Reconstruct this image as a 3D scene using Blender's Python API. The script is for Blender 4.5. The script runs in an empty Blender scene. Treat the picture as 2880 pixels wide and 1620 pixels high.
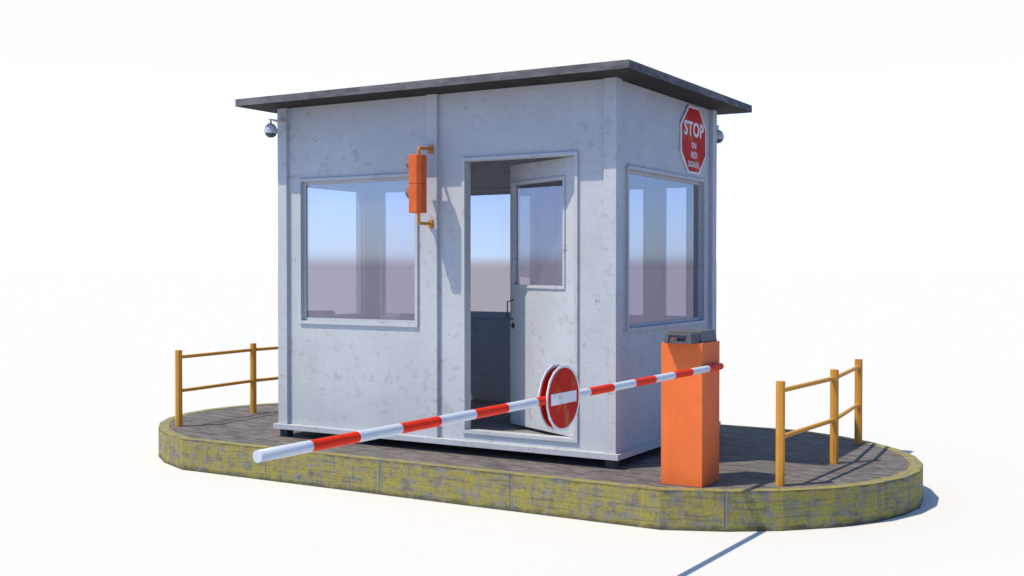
import bpy, bmesh, math, random
from mathutils import Vector, Matrix
random.seed(7)
SC = bpy.context.scene
COL = SC.collection
ZI = -0.108      # top of the traffic island
ZG = -0.370      # road level
ROOF_Z = 2.70    # underside of the roof (z = 0 is the booth floor plate)

# ------------------------------------------------------------------ helpers
def tag(o, label=None, cat=None, group=None, kind=None):
    if label: o['label'] = label
    if cat: o['category'] = cat
    if group: o['group'] = group
    if kind: o['kind'] = kind
    return o

def thing(name, loc, label, cat, group=None):
    o = bpy.data.objects.new(name, None)
    COL.objects.link(o); o.location = loc; o.empty_display_size = .2
    return tag(o, label, cat, group)

class B:
    """collects shapes given in scene coordinates into one mesh"""
    def __init__(s): s.bm = bmesh.new()
    def poly(s, pts, faces):
        vs = [s.bm.verts.new(p) for p in pts]
        for f in faces:
            try: s.bm.faces.new([vs[i] for i in f])
            except ValueError: pass
        return s
    def box(s, x0, x1, y0, y1, z0, z1):
        p = [(x0,y0,z0),(x1,y0,z0),(x1,y1,z0),(x0,y1,z0),(x0,y0,z1),(x1,y0,z1),(x1,y1,z1),(x0,y1,z1)]
        return s.poly(p, [(0,3,2,1),(4,5,6,7),(0,1,5,4),(1,2,6,5),(2,3,7,6),(3,0,4,7)])
    def prism(s, bottom, top):
        n = len(bottom)
        return s.poly(list(bottom)+list(top), [tuple(range(n-1,-1,-1)), tuple(range(n,2*n))] +
                      [(i,(i+1)%n,n+(i+1)%n,n+i) for i in range(n)])
    def tube(s, path, r, n=16, caps=True):
        """round tube along a list of points"""
        path = [Vector(p) for p in path]; rings = []
        for i, p in enumerate(path):
            a = path[max(i-1,0)]; b = path[min(i+1,len(path)-1)]
            t = (b-a).normalized()
            ref = Vector((0,0,1)) if abs(t.z) < .9 else Vector((0,1,0))
            if i and len(path) > 2: u = (u - t*u.dot(t)).normalized()
            else: u = ref.cross(t).normalized()
            w = t.cross(u)
            rr = r[i] if isinstance(r,(list,tuple)) else r
            rings.append([s.bm.verts.new(p + (u*math.cos(k*2*math.pi/n) + w*math.sin(k*2*math.pi/n))*rr) for k in range(n)])
        for a, b in zip(rings, rings[1:]):
            for k in range(n): s.bm.faces.new((a[k],a[(k+1)%n],b[(k+1)%n],b[k]))
        if caps:
            s.bm.faces.new(rings[0][::-1]); s.bm.faces.new(rings[-1])
        return s
    def lathe(s, c, prof, n=40):
        """revolve (r, z) profile about a vertical axis through c"""
        rings = []
        for r, z in prof:
            if r < 1e-6: rings.append([s.bm.verts.new((c[0],c[1],c[2]+z))])
            else: rings.append([s.bm.verts.new((c[0]+r*math.cos(k*2*math.pi/n), c[1]+r*math.sin(k*2*math.pi/n), c[2]+z)) for k in range(n)])
        for a, b in zip(rings, rings[1:]):
            for k in range(n):
                q = [a[k%len(a)], a[(k+1)%len(a)], b[(k+1)%len(b)], b[k%len(b)]]
                q2 = []
                for v in q:
                    if v not in q2: q2.append(v)
                if len(q2) > 2: s.bm.faces.new(q2)
        return s
    def holes(s, axis, d0, d1, rect, hs):
        """a wall slab of thickness d0..d1 across `axis`, rect=(u0,u1,z0,z1), with rectangular holes"""
        us = sorted({rect[0],rect[1],*[h[0] for h in hs],*[h[1] for h in hs]})
        zs = sorted({rect[2],rect[3],*[h[2] for h in hs],*[h[3] for h in hs]})
        def solid(i,j):
            if i<0 or j<0 or i>=len(us)-1 or j>=len(zs)-1: return False
            u=(us[i]+us[i+1])/2; z=(zs[j]+zs[j+1])/2
            return not any(h[0]<u<h[1] and h[2]<z<h[3] for h in hs)
        V = {}
        def v(i,j,d):
            if (i,j,d) not in V:
                c = (d0,d1)[d]
                p = (us[i],c,zs[j]) if axis=='y' else (c,us[i],zs[j])
                V[(i,j,d)] = s.bm.verts.new(p)
            return V[(i,j,d)]
        for i in range(len(us)-1):
            for j in range(len(zs)-1):
                if not solid(i,j): continue
                s.bm.faces.new((v(i,j,0),v(i+1,j,0),v(i+1,j+1,0),v(i,j+1,0)))
                s.bm.faces.new((v(i,j+1,1),v(i+1,j+1,1),v(i+1,j,1),v(i,j,1)))
                for di,dj,a,b in ((-1,0,(i,j),(i,j+1)),(1,0,(i+1,j+1),(i+1,j)),(0,-1,(i+1,j),(i,j)),(0,1,(i,j+1),(i+1,j+1))):
                    if not solid(i+di,j+dj):
                        s.bm.faces.new((v(*a,0),v(*b,0),v(*b,1),v(*a,1)))
        return s
    def build(s, name, mat, parent=None, base=None, smooth=False, bevel=0, auto=None):
        bm = s.bm
        if parent is not None:
            root = parent
            while root.parent: root = root.parent
            base = root.location
        base = Vector(base or (0,0,0))
        bmesh.ops.translate(bm, verts=bm.verts, vec=-base)
        bmesh.ops.recalc_face_normals(bm, faces=bm.faces)
        me = bpy.data.meshes.new(name); bm.to_mesh(me); bm.free()
        if isinstance(mat, (list,tuple)):
            for m in mat: me.materials.append(m)
        else: me.materials.append(mat)
        if smooth: 
            for p in me.polygons: p.use_smooth = True
        o = bpy.data.objects.new(name, me); COL.objects.link(o)
        if parent is not None: o.parent = parent
        else: o.location = base
        if bevel:
            m = o.modifiers.new('bevel','BEVEL'); m.width = bevel; m.segments = 2; m.limit_method='ANGLE'; m.angle_limit = math.radians(40)
        if auto:
            m = o.modifiers.new('edges','EDGE_SPLIT'); m.split_angle = math.radians(auto)
        return o

# ---------------------------------------------------------------- materials
def mat(name):
    m = bpy.data.materials.new(name); m.use_nodes = True
    nt = m.node_tree; bs = nt.nodes['Principled BSDF']
    return m, nt, bs
def N(nt, t, **kw):
    n = nt.nodes.new(t)
    for k, v in kw.items():
        if k in n.inputs.keys(): n.inputs[k].default_value = v
        else: setattr(n, k, v)
    return n
def L(nt, a, b): nt.links.new(a, b)
def coords(nt, scale=(1,1,1), kind='Object', loc=(0,0,0)):
    tc = N(nt,'ShaderNodeTexCoord'); mp = N(nt,'ShaderNodeMapping')
    mp.inputs['Scale'].default_value = scale; mp.inputs['Location'].default_value = loc
    L(nt, tc.outputs[kind], mp.inputs['Vector']); return mp.outputs[0]
def noise(nt, vec, scale, detail=4, rough=.55, dist=0):
    n = N(nt,'ShaderNodeTexNoise'); L(nt, vec, n.inputs['Vector'])
    n.inputs['Scale'].default_value = scale; n.inputs['Detail'].default_value = detail
    n.inputs['Roughness'].default_value = rough; n.inputs['Distortion'].default_value = dist
    return n.outputs['Fac']
def ramp(nt, fac, a, b, c0=0, c1=1):
    n = N(nt,'ShaderNodeMapRange'); n.interpolation_type='SMOOTHSTEP'
    L(nt, fac, n.inputs['Value'])
    for i, v in ((1,a),(2,b),(3,c0),(4,c1)): n.inputs[i].default_value = v
    return n.outputs[0]
def math_(nt, op, a, b=None, clamp=False):
    n = N(nt,'ShaderNodeMath', operation=op, use_clamp=clamp)
    for i, x in enumerate((a,b)):
        if x is None: continue
        if isinstance(x,(int,float)): n.inputs[i].default_value = x
        else: L(nt, x, n.inputs[i])
    return n.outputs[0]
def mix(nt, fac, a, b, mode='MIX'):
    n = N(nt,'ShaderNodeMix', data_type='RGBA', blend_type=mode)
    for idx, x in ((0,fac),(6,a),(7,b)):
        if isinstance(x,(int,float)): n.inputs[idx].default_value = x
        elif isinstance(x,tuple): n.inputs[idx].default_value = (*x,1) if len(x)==3 else x
        else: L(nt, x, n.inputs[idx])
    return n.outputs[2]
def bump(nt, bs, h, strength=.2, dist=.01):
    b = N(nt,'ShaderNodeBump'); b.inputs['Strength'].default_value = strength; b.inputs['Distance'].default_value = dist
    L(nt, h, b.inputs['Height']); L(nt, b.outputs[0], bs.inputs['Normal'])

def m_wall(name='painted_board', base=(.468,.506,.535)):
    m, nt, bs = mat(name)
    v = coords(nt)
    big = ramp(nt, noise(nt, v, 1.6, 3), .3, .7, .93, 1.05)
    col = mix(nt, 1.0, base, (1,1,1), 'MULTIPLY')
    sc = N(nt,'ShaderNodeVectorMath', operation='SCALE'); L(nt,col,sc.inputs[0]); L(nt,big,sc.inputs['Scale'])
    col = sc.outputs[0]
    # cloudy beige blotches
    v2 = coords(nt, (1,1,1.25), loc=(3.1,1.7,.4))
    bl = ramp(nt, noise(nt, v2, 12, 2.6, .55, .5), .565, .69, 0, .6)
    bl = math_(nt,'MULTIPLY', bl, ramp(nt, noise(nt, v, 2.3, 2), .36, .56))
    col = mix(nt, bl, col, (.345,.345,.34))
    # long faint rain streaks and fine brushed grain
    v3 = coords(nt, (22,22,1.2)); st = ramp(nt, noise(nt, v3, 1.0, 4), .5, .75, 0, .14)
    col = mix(nt, st, col, (.34,.35,.37))
    v4 = coords(nt, (3,3,70)); gr = ramp(nt, noise(nt, v4, 1.6, 3), .35, .65, 0, .16)
    col = mix(nt, gr, col, (.34,.35,.37))
    mo = ramp(nt, noise(nt, v, 30, 4, .7), .42, .7, 0, .14)
    col = mix(nt, mo, col, (.32,.33,.35))
    # clusters of small dark chips
    vo = N(nt,'ShaderNodeTexVoronoi'); L(nt, coords(nt,loc=(.3,.2,.1)), vo.inputs['Vector']); vo.inputs['Scale'].default_value = 3.6
    near = ramp(nt, vo.outputs['Distance'], .07, .14, 1, 0)
    ch = math_(nt,'MULTIPLY', near, ramp(nt, noise(nt, coords(nt,(1,1,.7)), 80, 2, .5), .56, .62))
    ch2 = ramp(nt, noise(nt, v, 70, 1.5, .4), .735, .75, 0, .8)
    col = mix(nt, math_(nt,'MULTIPLY',math_(nt,'MAXIMUM', ch, ch2),.75), col, (.10,.085,.09))
    L(nt, col, bs.inputs['Base Color']); bs.inputs['Roughness'].default_value = .62
    bs.inputs['Specular IOR Level'].default_value = .35
    bump(nt, bs, noise(nt, v, 40, 4), .12, .004)
    return m

def m_simple(name, c, rough=.5, metal=0, var=.12, scale=6, spec=.4, streak=None, dirt=None):
    m, nt, bs = mat(name)
    v = coords(nt)
    d = tuple(x*(1-var) for x in c); u = tuple(min(1,x*(1+var)) for x in c)
    col = mix(nt, ramp(nt, noise(nt, v, scale, 5, .6), .3, .7), d, u)
    if streak:
        s = ramp(nt, noise(nt, coords(nt,(26,26,1.6)), 1, 4), .5, .78, 0, streak)
        col = mix(nt, s, col, tuple(x*.62 for x in c))
    if dirt:
        s = ramp(nt, noise(nt, v, 13, 5, .7), .62, .74, 0, dirt)
        col = mix(nt, s, col, tuple(x*.5+.02 for x in c))
    L(nt, col, bs.inputs['Base Color'])
    bs.inputs['Roughness'].default_value = rough; bs.inputs['Metallic'].default_value = metal
    bs.inputs['Specular IOR Level'].default_value = spec
    return m

def m_roof():
    m, nt, bs = mat('weathered_roof_sheet')
    v = coords(nt)
    c = mix(nt, ramp(nt, noise(nt, coords(nt,(1,1,3)), 5, 6, .65), .35, .68), (.085,.088,.095), (.175,.176,.18))
    c = mix(nt, ramp(nt, noise(nt, v, 28, 4, .6), .5, .8, 0, .45), c, (.18,.178,.17))
    L(nt, c, bs.inputs['Base Color']); bs.inputs['Roughness'].default_value = .8
    bs.inputs['Specular IOR Level'].default_value = .2
    return m

def m_pavement():
    m, nt, bs = mat('worn_concrete_slabs')
    v = coords(nt)
    c = mix(nt, ramp(nt, noise(nt, coords(nt,(2.2,7,1)), 2.4, 8, .72, .6), .38, .62), (.082,.074,.072), (.188,.176,.168))
    c = mix(nt, ramp(nt, noise(nt, coords(nt,(5,17,1),loc=(2,5,0)), 1.9, 6, .65), .52, .7, 0, .6), c, (.056,.047,.043))
    c = mix(nt, ramp(nt, noise(nt, coords(nt,(4,12,1),loc=(7,1,0)), 2.5, 6, .65), .55, .72, 0, .6), c, (.225,.210,.200))
    c = mix(nt, ramp(nt, noise(nt, v, 45, 4, .7), .35, .75, 0, .3), c, (.09,.082,.078))
    br = N(nt,'ShaderNodeTexBrick'); L(nt, coords(nt,loc=(.12,.2,0)), br.inputs['Vector'])
    br.offset = 0; br.inputs['Scale'].default_value = 1; br.inputs['Brick Width'].default_value = .62
    br.inputs['Row Height'].default_value = .62; br.inputs['Mortar Size'].default_value = .004; br.inputs['Mortar Smooth'].default_value = .6
    c = mix(nt, math_(nt,'MULTIPLY', br.outputs['Fac'], .6), c, (.035,.03,.028))
    L(nt, c, bs.inputs['Base Color']); bs.inputs['Roughness'].default_value = .85
    bs.inputs['Specular IOR Level'].default_value = .25
    bump(nt, bs, noise(nt, coords(nt,(1,3,1)), 18, 5), .25, .006)
    return m

def m_kerb():
    """worn yellow paint on concrete; UV = metres along the kerb, metres up"""
    m, nt, bs = mat('worn_yellow_kerb_paint')
    U = 'UV'
    a = noise(nt, coords(nt,(11,6,1),U), 1.0, 4, .55)
    b = noise(nt, coords(nt,(5,26,1),U,(4,2,0)), 1.0, 4, .55, .3)
    c_ = noise(nt, coords(nt,(30,7,1),U,(1,7,0)), 1.0, 4, .6)
    s = math_(nt,'ADD', math_(nt,'ADD', math_(nt,'MULTIPLY',a,.4), math_(nt,'MULTIPLY',b,.36)), math_(nt,'MULTIPLY',c_,.24))
    worn = ramp(nt, s, .455, .56, 1, 0)
    fine = noise(nt, coords(nt,(1,1,1),U), 55, 4, .7)
    yel = mix(nt, ramp(nt, fine, .3, .7), (.225,.202,.040), (.36,.318,.068))
    gry = mix(nt, ramp(nt, noise(nt, coords(nt,(16,16,1),U), 1, 4), .3, .7), (.105,.105,.10), (.20,.205,.225))
    paint = ramp(nt, s, .37, .565, 0, .95)
    col = mix(nt, paint, gry, yel)
    vs = ramp(nt, noise(nt, coords(nt,(48,1.5,1),U,(2,2,0)), 1.0, 3, .6), .54, .74, 0, .4)
    col = mix(nt, vs, col, (.17,.172,.18))
    hs = ramp(nt, noise(nt, coords(nt,(2.5,60,1),U,(5,1,0)), 1.0, 3, .6), .52, .70, 0, .55)
    col = mix(nt, hs, col, (.085,.080,.045))
    # casting seams: a fine one every 0.285 m, a broad rough one at every fourth
    uv = N(nt,'ShaderNodeSeparateXYZ'); L(nt, coords(nt,(1,1,1),U), uv.inputs[0])
    wob = math_(nt,'MULTIPLY', math_(nt,'SUBTRACT', noise(nt, coords(nt,(1,9,1),U), 3, 3), .5), .012)
    uw = math_(nt,'ADD', uv.outputs[0], wob)
    def seam(per, off, w0, w1):
        f = math_(nt,'FRACT', math_(nt,'DIVIDE', math_(nt,'ADD', uw, off), per))
        d = math_(nt,'MULTIPLY', math_(nt,'ABSOLUTE', math_(nt,'SUBTRACT', f, .5)), per)
        return ramp(nt, d, w0, w1, 1, 0)
    s1 = math_(nt,'MULTIPLY', seam(.285, 0, .004, .012), ramp(nt, noise(nt, coords(nt,(3,14,1),U), 1, 3), .38, .62, .05, .6))
    col = mix(nt, s1, col, (.215,.22,.24))
    col = mix(nt, math_(nt,'MULTIPLY', seam(1.14, .1425, .012, .022), ramp(nt, noise(nt, coords(nt,(30,12,1),U), 1, 4), .38, .62, .1, .65)), col, (.15,.15,.16))
    col = mix(nt, math_(nt,'MULTIPLY', seam(1.14, .157, .001, .006), .6), col, (.05,.05,.045))
    # air holes and grime with ragged edges
    vo = N(nt,'ShaderNodeTexVoronoi'); L(nt, coords(nt,(1,.8,1),U), vo.inputs['Vector']); vo.inputs['Scale'].default_value = 15
    hole = math_(nt,'MULTIPLY', ramp(nt, vo.outputs['Distance'], .05, .11, 1, 0), ramp(nt, noise(nt, coords(nt,(1,1,1),U), 6, 2), .56, .6))
    col = mix(nt, math_(nt,'MULTIPLY',hole,.8), col, (.03,.025,.02))
    gn = noise(nt, coords(nt,(7,7,1),U,(3,3,0)), 1, 5, .7)
    lo = math_(nt,'ADD', uv.outputs[1], math_(nt,'MULTIPLY', math_(nt,'SUBTRACT',gn,.5), .12))
    gr = math_(nt,'MULTIPLY', ramp(nt, lo, .0, .045, 1, 0), .8)
    hi = ramp(nt, math_(nt,'ADD', uv.outputs[1], math_(nt,'MULTIPLY', math_(nt,'SUBTRACT',gn,.5), .09)), .242, .262, 0, .6)
    hi = math_(nt,'MULTIPLY', hi, ramp(nt, uv.outputs[1], .2619, .2621, 1, 0))
    col = mix(nt, math_(nt,'MAXIMUM', gr, hi), col, (.055,.05,.035))
    L(nt, col, bs.inputs['Base Color']); bs.inputs['Roughness'].default_value = .75
    bs.inputs['Specular IOR Level'].default_value = .25
    bump(nt, bs, math_(nt,'ADD', fine, math_(nt,'MULTIPLY', s, 2)), .25, .006)
    return m

def m_flat(name, c, rough=.9):
    m, nt, bs = mat(name); bs.inputs['Base Color'].default_value = (*c,1)
    bs.inputs['Roughness'].default_value = rough; bs.inputs['Specular IOR Level'].default_value = 0
    return m

def m_sign(name, base, stain, amt=.7):
    m, nt, bs = mat(name)
    v = coords(nt)
    c = mix(nt, ramp(nt, noise(nt, v, 5, 3), .35, .7), tuple(x*.8 for x in base), base)
    f = math_(nt,'MULTIPLY', ramp(nt, noise(nt, coords(nt,(1,1,.7)), 9, 5, .7), .50, .66, 0, amt), ramp(nt, noise(nt, v, 3.5, 2), .42, .58))
    c = mix(nt, f, c, stain)
    f2 = ramp(nt, noise(nt, v, 60, 3, .6), .66, .72, 0, .5)
    c = mix(nt, f2, c, tuple(x*.45+.02 for x in stain))
    L(nt, c, bs.inputs['Base Color']); bs.inputs['Roughness'].default_value = .55
    bs.inputs['Specular IOR Level'].default_value = .1
    return m

def m_solar_glass(name, refl=.38, tint=(.66,.66,.76)):
    """coated solar-control glass: a mirror-like coating over a tinted refracting pane"""
    m = bpy.data.materials.new(name); m.use_nodes = True; nt = m.node_tree; nt.nodes.clear()
    o = N(nt,'ShaderNodeOutputMaterial'); mx = N(nt,'ShaderNodeMixShader')
    r = N(nt,'ShaderNodeBsdfRefraction'); r.inputs['IOR'].default_value = 1.5; r.inputs['Roughness'].default_value = 0
    r.inputs['Color'].default_value = (*tint,1)
    g = N(nt,'ShaderNodeBsdfGlossy'); g.inputs['Roughness'].default_value = 0.0; g.inputs['Color'].default_value = (.97,.98,1,1)
    mx.inputs[0].default_value = refl
    L(nt, r.outputs[0], mx.inputs[1]); L(nt, g.outputs[0], mx.inputs[2])
    # a fine film of road dust that catches the sun
    df = N(nt,'ShaderNodeBsdfDiffuse'); df.inputs['Color'].default_value = (.62,.62,.66,1)
    m2 = N(nt,'ShaderNodeMixShader')
    fac = ramp(nt, noise(nt, coords(nt), 7, 5, .65), .3, .75, .05, .09); L(nt, fac, m2.inputs[0])
    L(nt, mx.outputs[0], m2.inputs[1]); L(nt, df.outputs[0], m2.inputs[2]); L(nt, m2.outputs[0], o.inputs[0])
    return m
def m_thin_glass(name, tint, refl=.05):
    m = bpy.data.materials.new(name); m.use_nodes = True; nt = m.node_tree; nt.nodes.clear()
    o = N(nt,'ShaderNodeOutputMaterial'); mx = N(nt,'ShaderNodeMixShader')
    t = N(nt,'ShaderNodeBsdfTransparent'); t.inputs['Color'].default_value = (*tint,1)
    g = N(nt,'ShaderNodeBsdfGlossy'); g.inputs['Roughness'].default_value = 0.0
    mx.inputs[0].default_value = refl
    L(nt, t.outputs[0], mx.inputs[1]); L(nt, g.outputs[0], mx.inputs[2]); L(nt, mx.outputs[0], o.inputs[0])
    return m

M = dict(
    wall=m_wall(), roof=m_roof(), pave=m_pavement(), kerb=m_kerb(),
    underside_shade=m_simple('roof_underside_shade', (.034,.033,.034), .85, var=.2, scale=7, spec=.1),  # darker than the roof to paint in the shade on its underside
    ceil=m_simple('white_ceiling_board', (.78,.78,.78), .8, var=.03),
    inner=m_simple('interior_floor_vinyl', (.20,.19,.185), .7, var=.1),
    foot=m_simple('dark_steel_foot', (.045,.05,.055), .6, var=.25, scale=20),
    orange=m_simple('orange_powder_coat', (.75,.170,.046), .55, var=.05, scale=5, streak=.18, dirt=.2, spec=.12),
    signal=m_simple('orange_signal_housing', (.62,.130,.036), .55, var=.08, scale=18, streak=.2, dirt=.2, spec=.12),
    ochre=m_simple('ochre_yellow_paint', (.62,.30,.05), .6, var=.06, scale=12, streak=.12, spec=.12),
    pipe=m_simple('amber_pipe_paint', (.52,.22,.03), .45, var=.06, spec=.3),
    grey=m_simple('grey_control_head', (.085,.09,.095), .5, var=.15, scale=9, streak=.3, spec=.4),
    screen=m_simple('dark_display', (.004,.004,.005), .35, var=.8, scale=160, spec=.3),
    lamp=m_simple('orange_push_button', (.6,.1,.04), .4, var=.05),
    armw=m_simple('white_arm_paint', (.56,.62,.68), .45, var=.05, scale=14, spec=.25, dirt=.12),
    armr=m_simple('red_arm_paint', (.74,.030,.006), .5, var=.06, scale=14, spec=.12, dirt=.15),
    signr=m_sign('faded_red_sign_face', (.56,.018,.007), (.36,.15,.05), .85),
    signw=m_sign('white_sign_paint', (.84,.85,.88), (.42,.42,.36), .6),
    camw=m_simple('white_camera_shell', (.50,.51,.53), .4, var=.04),
    camb=m_simple('smoked_camera_dome', (.05,.052,.056), .25, var=.1, spec=.5),
    visor=m_simple('grey_visor_plastic', (.12,.108,.10), .55, var=.08),
    lred=m_simple('red_signal_lens', (.45,.01,.008), .2, var=.1, spec=.6),
    lgrn=m_simple('green_signal_lens', (.02,.16,.04), .2, var=.1, spec=.6),
    dark=m_simple('dark_door_metal', (.035,.037,.04), .45, var=.15),
    glass=m_solar_glass('solar_control_glass'),
    rear=m_thin_glass('smoked_rear_glass', (.41,.385,.455)),
    side=m_thin_glass('light_side_glass', (.54,.53,.58)),
    white=m_flat('white_paving', (.640,.652,.636)),
    reflect_mauve=m_flat('added_mauve_reflection', (.265,.255,.335)),
)

# ------------------------------------------------------------- the setting
FAR = 3000
def quad(name, x0, x1, y0, y1, m, kind='structure', more=()):
    b = B()
    for r in ((x0,x1,y0,y1), *more):
        b.poly([(r[0],r[2],ZG),(r[1],r[2],ZG),(r[1],r[3],ZG),(r[0],r[3],ZG)], [(0,1,2,3)])
    o = b.build(name, m); tag(o, kind=kind); return o
quad('paved_ground', -FAR, 4.6, -9.0, FAR, M['white'])
quad('unseen_mauve_ground', 4.6, FAR, -FAR, FAR, M['reflect_mauve'], more=((-FAR,4.6,-FAR,-9.0),))  # added outside the view, coloured mauve for the panes to reflect

# island outline (stadium with faceted ends), symmetric about x=-1.6, y=1.035
CXI, CYI = -1.6, 1.035
half = [(.579,-.550),(.975,-.380),(1.275,-.175),(1.540,.085),(1.736,.382),(1.858,.712),(1.900,1.035)]
half = half + [(x, 2*CYI-y) for x, y in half[-2::-1]]
outer = half + [(2*CXI-x, y) for x, y in half[::-1]]
def inset(pts, d):
    out = []; n = len(pts)
    for i in range(n):
        p0, p1, p2 = Vector(pts[i-1]), Vector(pts[i]), Vector(pts[(i+1)%n])
        e1 = (p1-p0).normalized(); e2 = (p2-p1).normalized()
        n1 = Vector((-e1.y,e1.x)); n2 = Vector((-e2.y,e2.x)); nn = (n1+n2).normalized()
        out.append(tuple(p1 + nn*d/max(.3,nn.dot(n1))))
    return out
inner = inset(outer, .09)
def subdiv(pts, seg=.25):
    out = []
    for i in range(len(pts)):
        a, b = Vector(pts[i]), Vector(pts[(i+1)%len(pts)])
        k = max(1, int((b-a).length/seg))
        out += [tuple(a.lerp(b,t/k)) for t in range(k)]
    return out
def kerb():
    bm = bmesh.new(); uvl = bm.loops.layers.uv.new('UVMap')
    n = len(outer); u = 0
    for i in range(n):
        a, b = outer[i], outer[(i+1)%n]; ia, ib = inner[i], inner[(i+1)%n]
        l = (Vector(b)-Vector(a)).length
        def face(pts, uvs):
            f = bm.faces.new([bm.verts.new(p) for p in pts])
            for lp, q in zip(f.loops, uvs): lp[uvl].uv = q
        face([(*a,ZG),(*b,ZG),(*b,ZI),(*a,ZI)], [(u,0),(u+l,0),(u+l,.262),(u,.262)])
        face([(*a,ZI),(*b,ZI),(*ib,ZI),(*ia,ZI)], [(u,.2625),(u+l,.2625),(u+l,.355),(u,.355)])
        face([(*ia,ZI),(*ib,ZI),(*ib,ZI-.004),(*ia,ZI-.004)], [(u,.355),(u+l,.355),(u+l,.359),(u,.359)])
        u += l
    bmesh.ops.remove_doubles(bm, verts=bm.verts, dist=1e-5)
    bmesh.ops.recalc_face_normals(bm, faces=bm.faces)
    me = bpy.data.meshes.new('kerb'); bm.to_mesh(me); bm.free(); me.materials.append(M['kerb'])
    o = bpy.data.objects.new('kerb', me); COL.objects.link(o); tag(o, kind='structure')
kerb()
b = B(); b.poly([(x,y,ZI-.003) for x,y in inner], [tuple(range(len(inner)))])
tag(b.build('pavement', M['pave']), kind='structure')

# ------------------------------------------------------------- guard booth
XL, XR, YF, YB = -3.2, 0.0, 0.0, 2.04
RC = .033                      # panels sit this far behind the posts
TI = .090                      # inner wall face, from the outside plane
booth = thing('guard_booth', (-1.6,1.02,ZI), 'pale grey prefab guard booth with a flat dark overhanging roof and an open door', 'guard booth')
Z0, Z1 = .89, 2.066            # window opening
WINF = (-2.957,-1.775,Z0,Z1)
DOOR = (-1.303,-.345,.078,2.164)
WINR = (.262,1.790,Z0,Z1)
WINB2 = (-1.28,-.62,Z0,Z1)
g = .003
def grow(r, d=g): return (r[0]-d,r[1]+d,r[2]-d,r[3]+d)
W = M['wall']
b = B(); b.holes('y', YF+RC, YF+TI, (XL+.1,-1.65,0,ROOF_Z), [grow(WINF)])
b.holes('y', YF+RC, YF+TI, (-1.55,XR-.1,0,ROOF_Z), [grow(DOOR)])
b.build('wall', W, booth)
b = B(); b.holes('y', YB-RC, YB-TI, (XL+.1,-1.65,0,ROOF_Z), [grow(WINF)])
b.holes('y', YB-RC, YB-TI, (-1.55,XR-.1,0,ROOF_Z), [grow(WINB2)])
b.build('wall', W, booth)
b = B(); b.holes('x', XR-RC, XR-TI, (.1,YB-.1,0,ROOF_Z), [grow(WINR)]); b.build('wall', W, booth)
b = B(); b.holes('x', XL+RC, XL+TI, (.1,YB-.1,0,ROOF_Z), [grow(WINR)]); b.build('wall', W, booth)
for x0, x1, y0, y1 in ((XL,XL+.1,0,.1),(XR-.1,XR,0,.1),(XL,XL+.1,YB-.1,YB),(XR-.1,XR,YB-.1,YB),(-1.65,-1.55,0,TI+.012),(-1.65,-1.55,YB-TI-.012,YB)):
    B().box(x0,x1,y0,y1,0,ROOF_Z).build('post', W, booth, bevel=.0015)
B().box(XL-.031,XR+.031,YF-.031,YB+.031,-.043,0).build('base_frame', W, booth, bevel=.0015)
B().box(XL+TI+.001,XR-TI-.001,YF+TI+.0175,YB-TI-.001,.001,.055).build('floor', M['inner'], booth)
B().box(XL+TI,XR-TI,YF+TI,YB-TI,2.60,2.62).build('ceiling', M['ceil'], booth)
B().box(XL-.2154,XR+.2265,YF-.279,YB+.2577,ROOF_Z+.003,ROOF_Z+.062).build('roof', M['roof'], booth, bevel=.001)
B().box(XL-.2144,XR+.2255,YF-.278,YB+.2567,ROOF_Z+.0005,ROOF_Z+.0035).build('underside_shade', M['underside_shade'], booth)  # thin dark sheet standing in for shade under the roof
for fx in (-3.195,-.096):
    for fy in (.018,1.944):
        B().box(fx,fx+.078,fy,fy+.078,ZI-.002,-.043).build('foot', M['foot'], booth)

def window(axis, outside, sgn, r, pane, parent=booth, name='window', pane_out=True):
    """casing lining an opening: part `window`, sub-parts sash and pane. sgn = +1 if inside is +axis"""
    d = lambda k: outside + sgn*k
    b = B()
    o = .025
    b.holes(axis, d(.016), d(RC-.0005), grow(r,o), [r])              # outer architrave
    b.holes(axis, d(RC-.0005), d(TI+.0005), grow(r,g-.0005), [r])    # reveal lining
    b.holes(axis, d(TI+.0005), d(TI+.016), grow(r,.035), [r])        # inner architrave
    w = b.build(name, W, parent)
    rs = grow(r,-.0006)
    if pane is None: return w
    s = B().holes(axis, d(.056), d(.080), rs, [grow(rs,-.024)]).build('sash', W, w)
    k = grow(rs,-.020); dd = d(.066)
    pts = [(k[0],k[2]),(k[1],k[2]),(k[1],k[3]),(k[0],k[3])]
    p3 = [(u,dd,z) if axis=='y' else (dd,u,z) for u, z in pts]
    base = booth.location
    me = bpy.data.meshes.new('pane'); me.from_pydata([tuple(Vector(p)-base) for p in p3], [], [(0,1,2,3)]); me.update()
    n = me.polygons[0].normal; want = Vector((0,-sgn,0)) if axis=='y' else Vector((-sgn,0,0))
    if n.dot(want) < 0: me.flip_normals()
    me.materials.append(pane); po = bpy.data.objects.new('pane', me); COL.objects.link(po); po.parent = w
    return w
window('y', YF, 1, WINF, M['glass'])
window('x', XR, -1, WINR, M['glass'])
window('y', YB, -1, WINF, M['rear'])
window('y', YB, -1, WINB2, M['rear'])
window('x', XL, 1, WINR, M['side'])
window('y', YF, 1, DOOR, None, name='door_frame')

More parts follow.
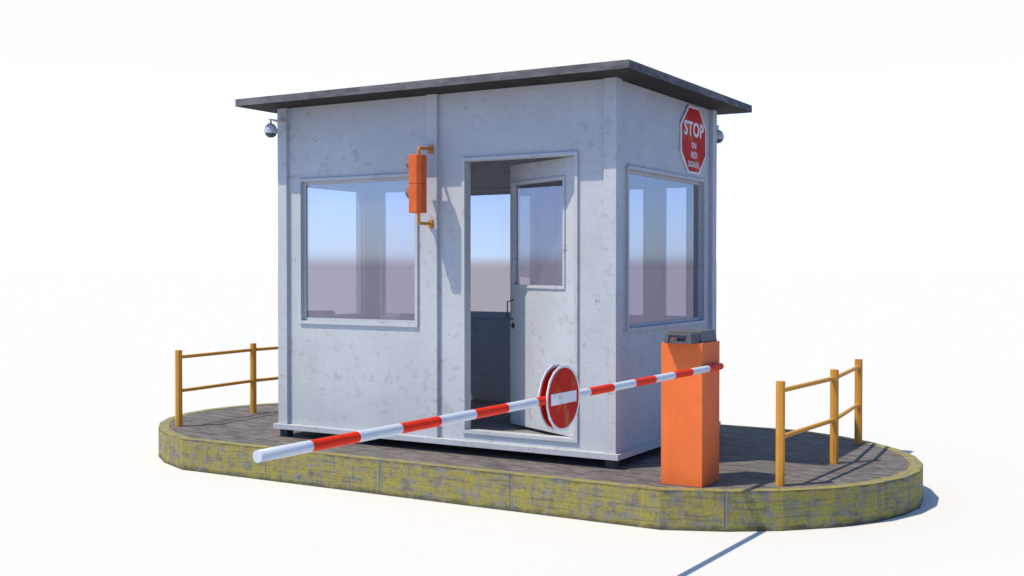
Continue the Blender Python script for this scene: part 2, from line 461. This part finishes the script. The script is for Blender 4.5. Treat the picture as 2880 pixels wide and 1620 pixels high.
# door leaf, hinged on the right jamb and swung into the booth
TH = math.radians(28.7); HX, HY = DOOR[1]-.001, .052
U = Vector((-math.cos(TH), math.sin(TH), 0)); NO = Vector((-math.sin(TH),-math.cos(TH),0))   # NO points outwards
def leafpt(u, n, z): return Vector((HX,HY,0)) + U*u + NO*n + Vector((0,0,z))
def to_leaf(bm):
    for v in bm.verts:
        u, n, z = v.co; v.co = leafpt(u, n, z)
LW = .953; dz0, dz1 = .082, 2.160
DWIN = (.168,.892,1.203,1.998)
b = B(); b.holes('y', -.038, 0, (0,LW,dz0,dz1), [grow(DWIN)]); to_leaf(b.bm); door = b.build('door', W, booth)
b = B(); b.holes('y', .0005, .012, grow(DWIN,.024), [DWIN]); b.holes('y', .0005, -.0385, grow(DWIN,.0025), [DWIN])
b.holes('y', -.0385, -.050, grow(DWIN,.024), [DWIN]); to_leaf(b.bm)
wf = b.build('window_frame', W, door)
# (sub-part level ends here: sash ring is part of the leaf's window frame mesh)
k = grow(DWIN,-.001)
pp = [leafpt(u,-.022,z) for u, z in ((k[0],k[2]),(k[1],k[2]),(k[1],k[3]),(k[0],k[3]))]
me = bpy.data.meshes.new('pane'); me.from_pydata([tuple(p-booth.location) for p in pp], [], [(0,1,2,3)]); me.update()
if me.polygons[0].normal.dot(NO) < 0: me.flip_normals()
me.materials.append(M['glass']); o = bpy.data.objects.new('pane', me); COL.objects.link(o); o.parent = door
b = B(); hu = .905
b.tube([leafpt(hu,-.002,1.078), leafpt(hu+.012,.048,1.066), leafpt(hu+.012,.048,.936), leafpt(hu,-.002,.922)], .006, 8)
b.build('door_handle', M['dark'], door)
b = B(); c0 = leafpt(.905,0,.874); c1 = leafpt(.905,.006,.874); b.tube([c0,c1], .022, 24); b.build('lock', M['dark'], door)

# ------------------------------------------------------------- STOP sign
sg = thing('stop_sign', (-RC,1.5425,2.398), 'red octagonal sign reading STOP ON RED SIGNAL high on the shaded end wall', 'sign')
def octo(h, x): 
    q = h*math.tan(math.pi/8)
    return [(x,1.5425+a,2.398+c) for a, c in ((-q,-h),(q,-h),(h,-q),(h,q),(q,h),(-q,h),(-h,q),(-h,-q))]
B().prism(octo(.279,-RC+.002), octo(.279,-RC+.016)).build('backing_plate', M['signw'], sg, bevel=.001)
B().prism(octo(.2605,-RC+.0155), octo(.2605,-RC+.0172)).build('red_face', M['signr'], sg)
def text_mesh(body, y0, y1, z0, z1, x, parent, bold=.035):
    cu = bpy.data.curves.new('tmp','FONT'); cu.body = body; cu.size = 1; cu.offset = bold; cu.extrude = .01; cu.resolution_u = 6; cu.space_character = 1.08
    t = bpy.data.objects.new('tmp', cu); COL.objects.link(t); bpy.context.view_layer.update()
    me = bpy.data.meshes.new_from_object(t.evaluated_get(bpy.context.evaluated_depsgraph_get()))
    bpy.data.objects.remove(t); bpy.data.curves.remove(cu)
    xs = [v.co.x for v in me.vertices]; ys = [v.co.y for v in me.vertices]
    xa, xb, ya, yb = min(xs), max(xs), min(ys), max(ys)
    for v in me.vertices:
        u = (v.co.x-xa)/(xb-xa); w = (v.co.y-ya)/(yb-ya); dpt = v.co.z
        v.co = Vector((x + (.0012 if dpt > 0 else 0), y0+(y1-y0)*u, z0+(z1-z0)*w)) - parent.location
    me.materials.clear(); me.materials.append(M['signw'])
    o = bpy.data.objects.new('lettering', me); COL.objects.link(o); o.parent = parent
xt = -RC+.0171
for body, y0, y1, z0, z1 in (('STOP',1.325,1.657+.1,2.427,2.549),('ON',1.487,1.588,2.330,2.381),('RED',1.474,1.608,2.251,2.301),('SIGNAL',1.412,1.668,2.1715,2.221)):
    text_mesh(body, y0, y1, z0, z1, xt, sg, .03 if body=='STOP' else .016)

# ------------------------------------------------------------- traffic light
TX, TY = -1.6, -.175
tl = thing('traffic_light', (TX,0,1.985), 'orange two lamp traffic light on bent amber pipes between the front window and the door', 'traffic light')
def plan(z, s=0):
    P = [(-.052,-.0625),(.024,-.0625),(.052,-.035),(.052,.035),(.024,.0625),(-.052,.0625)]
    return [(TX+x*(1-s), TY+y*(1-s), z) for x, y in P]
for z0, z1, ml in ((1.9865,2.210,'lred'),(1.762,1.9855,'lgrn')):
    b = B(); b.prism(plan(z0), plan(z1))
    h = b.build('housing', M['signal'], tl, bevel=.005)
    zc = (z0+z1)/2 + .024
    b = B(); r = .056; ring = []
    for k in range(9):
        a = k/8*math.pi/2
        ring.append((r*math.cos(a), .022*math.sin(a)))
    n = 32; rr = []
    for rad, dep in ring[:-1]:
        rr.append([b.bm.verts.new((TX-.0515-dep, TY+rad*math.cos(t*2*math.pi/n), zc+rad*math.sin(t*2*math.pi/n))) for t in range(n)])
    tip = b.bm.verts.new((TX-.0515-.022, TY, zc))
    for a_, b_ in zip(rr, rr[1:]):
        for t in range(n): b.bm.faces.new((a_[t],a_[(t+1)%n],b_[(t+1)%n],b_[t]))
    for t in range(n): b.bm.faces.new((rr[-1][t],rr[-1][(t+1)%n],tip))
    b.build('lens', M[ml], h, smooth=True)
    b = B(); n = 24; prev = None
    for t in range(n+1):
        a = math.radians(-32 + 244*t/n)
        ln = .003 + .055*max(0, (math.sin(a)+.53)/1.53)**.75
        q = []
        for rad in (.0605,.0575):
            for x in (0, ln): q.append(b.bm.verts.new((TX-.051-x, TY+rad*math.cos(a), zc+.002+rad*math.sin(a))))
        if prev:
            for i, j in ((0,1),(1,3),(3,2),(2,0)): b.bm.faces.new((prev[i],prev[j],q[j],q[i]))
        else: b.bm.faces.new((q[0],q[1],q[3],q[2]))
        prev = q
    b.bm.faces.new((prev[0],prev[2],prev[3],prev[1]))
    b.build('visor', M['visor'], h)
for zw, zt, s in ((2.268,2.205,-1),(1.683,1.765,1)):
    path = [(TX,-.012,zw)]
    R_ = .028
    path.append((TX,TY+R_,zw))
    for k in range(1,7):
        a = k/6*math.pi/2
        path.append((TX, TY+R_-R_*math.sin(a), zw + s*R_*(1-math.cos(a))))
    path.append((TX,TY,zt))
    br = B().tube(path, .0125, 14).build('bracket', M['pipe'], tl, smooth=True, auto=50)
    B().box(TX-.018,TX+.018,-.016,-.0005,zw-.033,zw+.033).build('mounting_plate', M['pipe'], br, bevel=.001)

# ------------------------------------------------------------- dome cameras
def dome(x, y, sgn, label, first=None):
    c = thing('security_camera', (x, y, 2.60), label, 'security camera', 'dome cameras under the roof')
    py = y + sgn*.15
    b = B(); zt = 2.592
    prof = [(-.035,0),(.035,0),(.012,.155),(.012,.172),(-.012,.172),(-.012,.155)]
    pts = [(x+px, y+sgn*(q+.0006), zt) for px, q in prof]
    low = [(x+px, y+sgn*(q+.0006), zt-(.022 if q==0 else .006)) for px, q in prof]
    b.prism(low, pts); b.build('wall_bracket', M['camw'], c)
    B().tube([(x,py,zt-.004),(x,py,zt-.045)], .0095, 16).build('stem', M['camw'], c, smooth=True, auto=50)
    prof = [(0,.070)] + [(.0555*math.sin(a), .004+.066*math.cos(a)) for a in [math.radians(t) for t in range(10,91,5)]] + [(.0565,-.012),(.0525,-.017),(0,-.017)]
    B().lathe((x,py,2.487), prof).build('shell', M['camw'], c, smooth=True, auto=40)
    prof = [(.0475,-.0172)] + [(.0475*math.cos(a), -.0172-.036*math.sin(a)) for a in [math.radians(t) for t in range(8,89,8)]] + [(0,-.0532)]
    B().lathe((x,py,2.487), prof).build('dome', M['camb'], c, smooth=True)
dome(-3.137, 0, -1, 'white dome camera with smoked underside on the front left corner post under the roof')
dome(-.05, YB, 1, 'dome camera half hidden behind the far right corner post of the booth')

# ------------------------------------------------------------- railings
def railing(sx, label):
    f = (lambda x: x) if sx > 0 else (lambda x: -3.2-x)
    P = [(f(1.203),.002),(f(1.283),1.055),(f(1.203),2.115)]
    t = thing('safety_railing', (P[1][0],P[1][1],ZI), label, 'railing', 'ochre railings at the ends of the island')
    for x, y in P:
        B().tube([(x,y,ZI-.002),(x,y,ZI+.694)], .032, 8).build('post', M['ochre'], t)
    for a, c in ((0,1),(1,2)):
        for z in (.5215,.2125):
            d = Vector((P[c][0]-P[a][0],P[c][1]-P[a][1],0)).normalized()
            p = Vector((*P[a],z)) + d*.025; q = Vector((*P[c],z)) - d*.025
            B().tube([p,q], .0162, 10).build('rail', M['ochre'], t)
railing(1, 'low ochre yellow railing on the right end of the island beside the orange barrier cabinet')
railing(-1, 'low ochre yellow railing on the left end of the island, running behind the booth')

# ------------------------------------------------------------- boom barrier
bb = thing('boom_barrier', (.637,-.172,ZI), 'orange boom barrier with a red and white striped arm reaching forward past the booth', 'barrier', 'boom barriers on the island')
B().box(.492,.783,-.335,-.010,ZI-.002,.840).build('cabinet', M['orange'], bb, bevel=.0015)
def frust(x0,x1,y0,y1,z0,z1,t):
    return [(x0,y0,z0),(x1,y0,z0),(x1,y1,z0),(x0,y1,z0)], [(x0+t,y0+t,z1),(x1-t,y0+t,z1),(x1-t,y1-t,z1),(x0+t,y1-t,z1)]
b = B(); b.prism(*frust(.508,.766,-.300,-.012,.8405,.917,.012))
head = b.build('control_head', M['grey'], bb, bevel=.003)
# front console: trapezoid plan, recessed panel
b = B()
zb, zt = .8405, .906
bot = [(.523,-.296,zb),(.543,-.414,zb),(.737,-.414,zb),(.757,-.296,zb)]
top = [(.530,-.296,zt),(.549,-.405,zt),(.731,-.405,zt),(.749,-.296,zt)]
vb = [b.bm.verts.new(p) for p in bot]; vt = [b.bm.verts.new(p) for p in top]
F = b.bm.faces.new
F(vb[::-1]); F(vt); F((vb[0],vb[1],vt[1],vt[0])); F((vb[2],vb[3],vt[3],vt[2])); F((vb[3],vb[0],vt[0],vt[3]))
def fr(u, w, d=0):
    p0 = Vector(bot[1]).lerp(Vector(bot[2]), u); p1 = Vector(top[1]).lerp(Vector(top[2]), u)
    return p0.lerp(p1, w) + Vector((0,d,0))
hole = [(.15,.03),(.84,.03),(.84,.80),(.15,.80)]
hf = [b.bm.verts.new(fr(*h)) for h in hole]; hb = [b.bm.verts.new(fr(*h,.010)) for h in hole]
for q in ((vb[1],vb[2],hf[1],hf[0]),(vb[2],vt[2],hf[2],hf[1]),(vt[2],vt[1],hf[3],hf[2]),(vt[1],vb[1],hf[0],hf[3])): F(q)
for i in range(4): F((hf[i],hf[(i+1)%4],hb[(i+1)%4],hb[i]))
F(hb)
cons = b.build('console', M['grey'], bb)
b = B(); q = [fr(.44,.24,.0085), fr(.77,.24,.0085), fr(.77,.52,.0085), fr(.44,.52,.0085)]
b.prism([p+Vector((0,.002,0)) for p in q], q); b.build('display', M['screen'], cons)
p = fr(.315,.45,.009); B().tube([p, p+Vector((0,-.004,0))], .007, 20).build('button', M['lamp'], cons)
# arm
A0 = Vector((.812,-.072,.673)); A1 = Vector((.6575,-4.375,.664)); AD = (A1-A0).normalized()
def arm_at(y): t = (y-A0.y)/(A1.y-A0.y); return A0.lerp(A1, t)
ys = [A1.y + .2719*k for k in range(16)] + [A0.y]
AR = .0226
arm = B(); n = 28
def ringat(p, r=AR):
    w = Vector((0,0,1)); u = AD.cross(w).normalized()
    return [arm.bm.verts.new(p + (u*math.cos(k*2*math.pi/n)+w*math.sin(k*2*math.pi/n))*r) for k in range(n)]
prev = None; fm = []
for i, y in enumerate(ys):
    rg = ringat(arm_at(y))
    if prev:
        for k in range(n):
            f = arm.bm.faces.new((prev[k],prev[(k+1)%n],rg[(k+1)%n],rg[k])); f.material_index = (i-1)%2; f.smooth = True
    else:
        f = arm.bm.faces.new(rg); f.material_index = 0
    prev = rg
last = (len(ys)-2)%2
for k_ in range(1,6):                                  # rounded heel
    a = math.radians(15*k_)
    rg = ringat(A0 - AD*(AR*math.sin(a)), AR*math.cos(a))
    for k in range(n):
        f = arm.bm.faces.new((prev[k],prev[(k+1)%n],rg[(k+1)%n],rg[k])); f.material_index = 1; f.smooth = True
    prev = rg
f = arm.bm.faces.new(prev); f.material_index = 1
armo = arm.build('arm', [M['armw'],M['armr']], bb)
B().tube([(.770,-.150,.673),(.808,-.150,.673)], .0215, 24).build('pivot', M['armr'], bb, smooth=True, auto=50)
# the matching barrier on the far side (its head shows through the front window)
bb2 = bb.copy(); COL.objects.link(bb2); bb2.location = (-3.2-.637, 2.07+.172, ZI); bb2.rotation_euler = (0,0,math.pi)
bb2['label'] = 'second orange barrier behind the booth, only its dark head showing through the front window'
for ch in list(bb.children):
    c = ch.copy(); COL.objects.link(c); c.parent = bb2
    for gch in list(ch.children):
        d = gch.copy(); COL.objects.link(d); d.parent = c

# ------------------------------------------------------------- no entry signs
SY = -2.233; SCn = arm_at(SY); XN = Vector((-AD.y, AD.x, 0)).normalized()
if XN.x < 0: XN = -XN
ZA = Vector((0,0,1)); UA = AD
def disc_pts(c, off, r, n, ph=0): return [c + XN*off + UA*(r*math.cos(2*math.pi*k/n+ph)) + ZA*(r*math.sin(2*math.pi*k/n+ph)) for k in range(n)]
def no_entry(off, sgn, label):
    c = SCn
    t = thing('no_entry_sign', tuple(c + XN*off), label, 'sign', 'round signs on the barrier arm')
    B().prism(disc_pts(c,off-.0025,.1715,16,.2), disc_pts(c,off+.0025,.1715,16,.2)).build('disc', M['signw'], t)
    for s in (1,-1):
        B().prism(disc_pts(c,off+s*.0024,.156,64), disc_pts(c,off+s*.0036,.156,64)).build('red_face', M['signr'], t)
    a = off + sgn*.0035; b_ = off + sgn*.0047
    q = lambda d: [c + XN*d + UA*u + ZA*z for u, z in ((-.130,-.029),(.130,-.029),(.130,.029),(-.130,.029))]
    B().prism(q(a), q(b_)).build('white_bar', M['signw'], t)
no_entry(.0232, 1, 'nearer of the two round red discs on the striped arm, showing a white bar')
no_entry(-.0232, -1, 'red disc with its back to the camera, behind the one showing the white bar')

# ------------------------------------------------------------- camera
cam = bpy.data.cameras.new('camera'); co = bpy.data.objects.new('camera', cam); COL.objects.link(co)
co.location = (3.4985,-7.405,1.3368); co.rotation_euler = (math.pi/2-.0176, 0, .5325)
cam.sensor_width = 36; cam.lens = 3202.4/2880*36; cam.clip_start = .05; cam.clip_end = 20000
SC.camera = co

# ------------------------------------------------------------- light
SD = Vector((-.36,-.425,1)).normalized()
sun = bpy.data.lights.new('sun','SUN'); sun.energy = 4.7; sun.angle = math.radians(.5); sun.color = (1.0,.87,.70)
so = bpy.data.objects.new('sun', sun); COL.objects.link(so); so.rotation_euler = SD.to_track_quat('Z','Y').to_euler(); so.location = (-6,-7,12)
w = bpy.data.worlds.new('World'); SC.world = w; w.use_nodes = True; nt = w.node_tree; nt.nodes.clear()
out = N(nt,'ShaderNodeOutputWorld'); bg = N(nt,'ShaderNodeBackground'); L(nt, bg.outputs[0], out.inputs[0])
sky = N(nt,'ShaderNodeTexSky', sky_type='NISHITA'); sky.sun_disc = False
sky.sun_elevation = math.asin(SD.z); sky.sun_rotation = math.atan2(SD.x, SD.y)
sky.air_density = 1.0; sky.dust_density = .4; sky.ozone_density = 1.2
bg.inputs['Strength'].default_value = .115
# added sky glow along the view: white background, blue through the tinted panes
tc = N(nt,'ShaderNodeTexCoord'); sp = N(nt,'ShaderNodeSeparateXYZ'); L(nt, tc.outputs['Generated'], sp.inputs[0])
hx, hy = -math.sin(.5325), math.cos(.5325)
h = math_(nt,'SQRT', math_(nt,'ADD', math_(nt,'ADD', math_(nt,'MULTIPLY',sp.outputs[0],sp.outputs[0]), math_(nt,'MULTIPLY',sp.outputs[1],sp.outputs[1])), 1e-6))
ca = math_(nt,'DIVIDE', math_(nt,'ADD', math_(nt,'MULTIPLY',sp.outputs[0],hx), math_(nt,'MULTIPLY',sp.outputs[1],hy)), h)
azf = ramp(nt, ca, math.cos(math.radians(44)), math.cos(math.radians(31)))
z = sp.outputs[2]
tint = mix(nt, ramp(nt, z, 0, .7), (.74,.93,1.60), (1.04,1.27,1.40))
blue = mix(nt, 1.0, sky.outputs[0], tint, 'MULTIPLY')
pale = (8.6,8.6,8.6)                                   # even white part of the added glow
glow = mix(nt, ramp(nt, z, 0.0, .075), (12.0,16.6,18.8), (9.2,14.0,21.0))
glow = mix(nt, ramp(nt, z, .065, .17), glow, pale)    # brilliant strip above the horizon
bank = mix(nt, ramp(nt, z, math.sin(math.radians(20)), math.sin(math.radians(40))), glow, blue)
full = mix(nt, azf, blue, bank)
dust = mix(nt, azf, (3.2,3.2,4.1), pale)               # dusty band right on the horizon
L(nt, mix(nt, ramp(nt, z, -.001, .013), dust, full), bg.inputs['Color'])

# ------------------------------------------------------------- render
SC.render.engine = 'CYCLES'
SC.cycles.use_denoising = True
SC.cycles.max_bounces = 10; SC.cycles.transparent_max_bounces = 12
SC.cycles.sample_clamp_indirect = 4
SC.cycles.caustics_reflective = False
SC.cycles.caustics_refractive = True
SC.view_settings.view_transform = 'Standard'; SC.view_settings.look = 'None'
SC.view_settings.exposure = 0; SC.view_settings.gamma = 1; SC.view_settings.use_curve_mapping = False
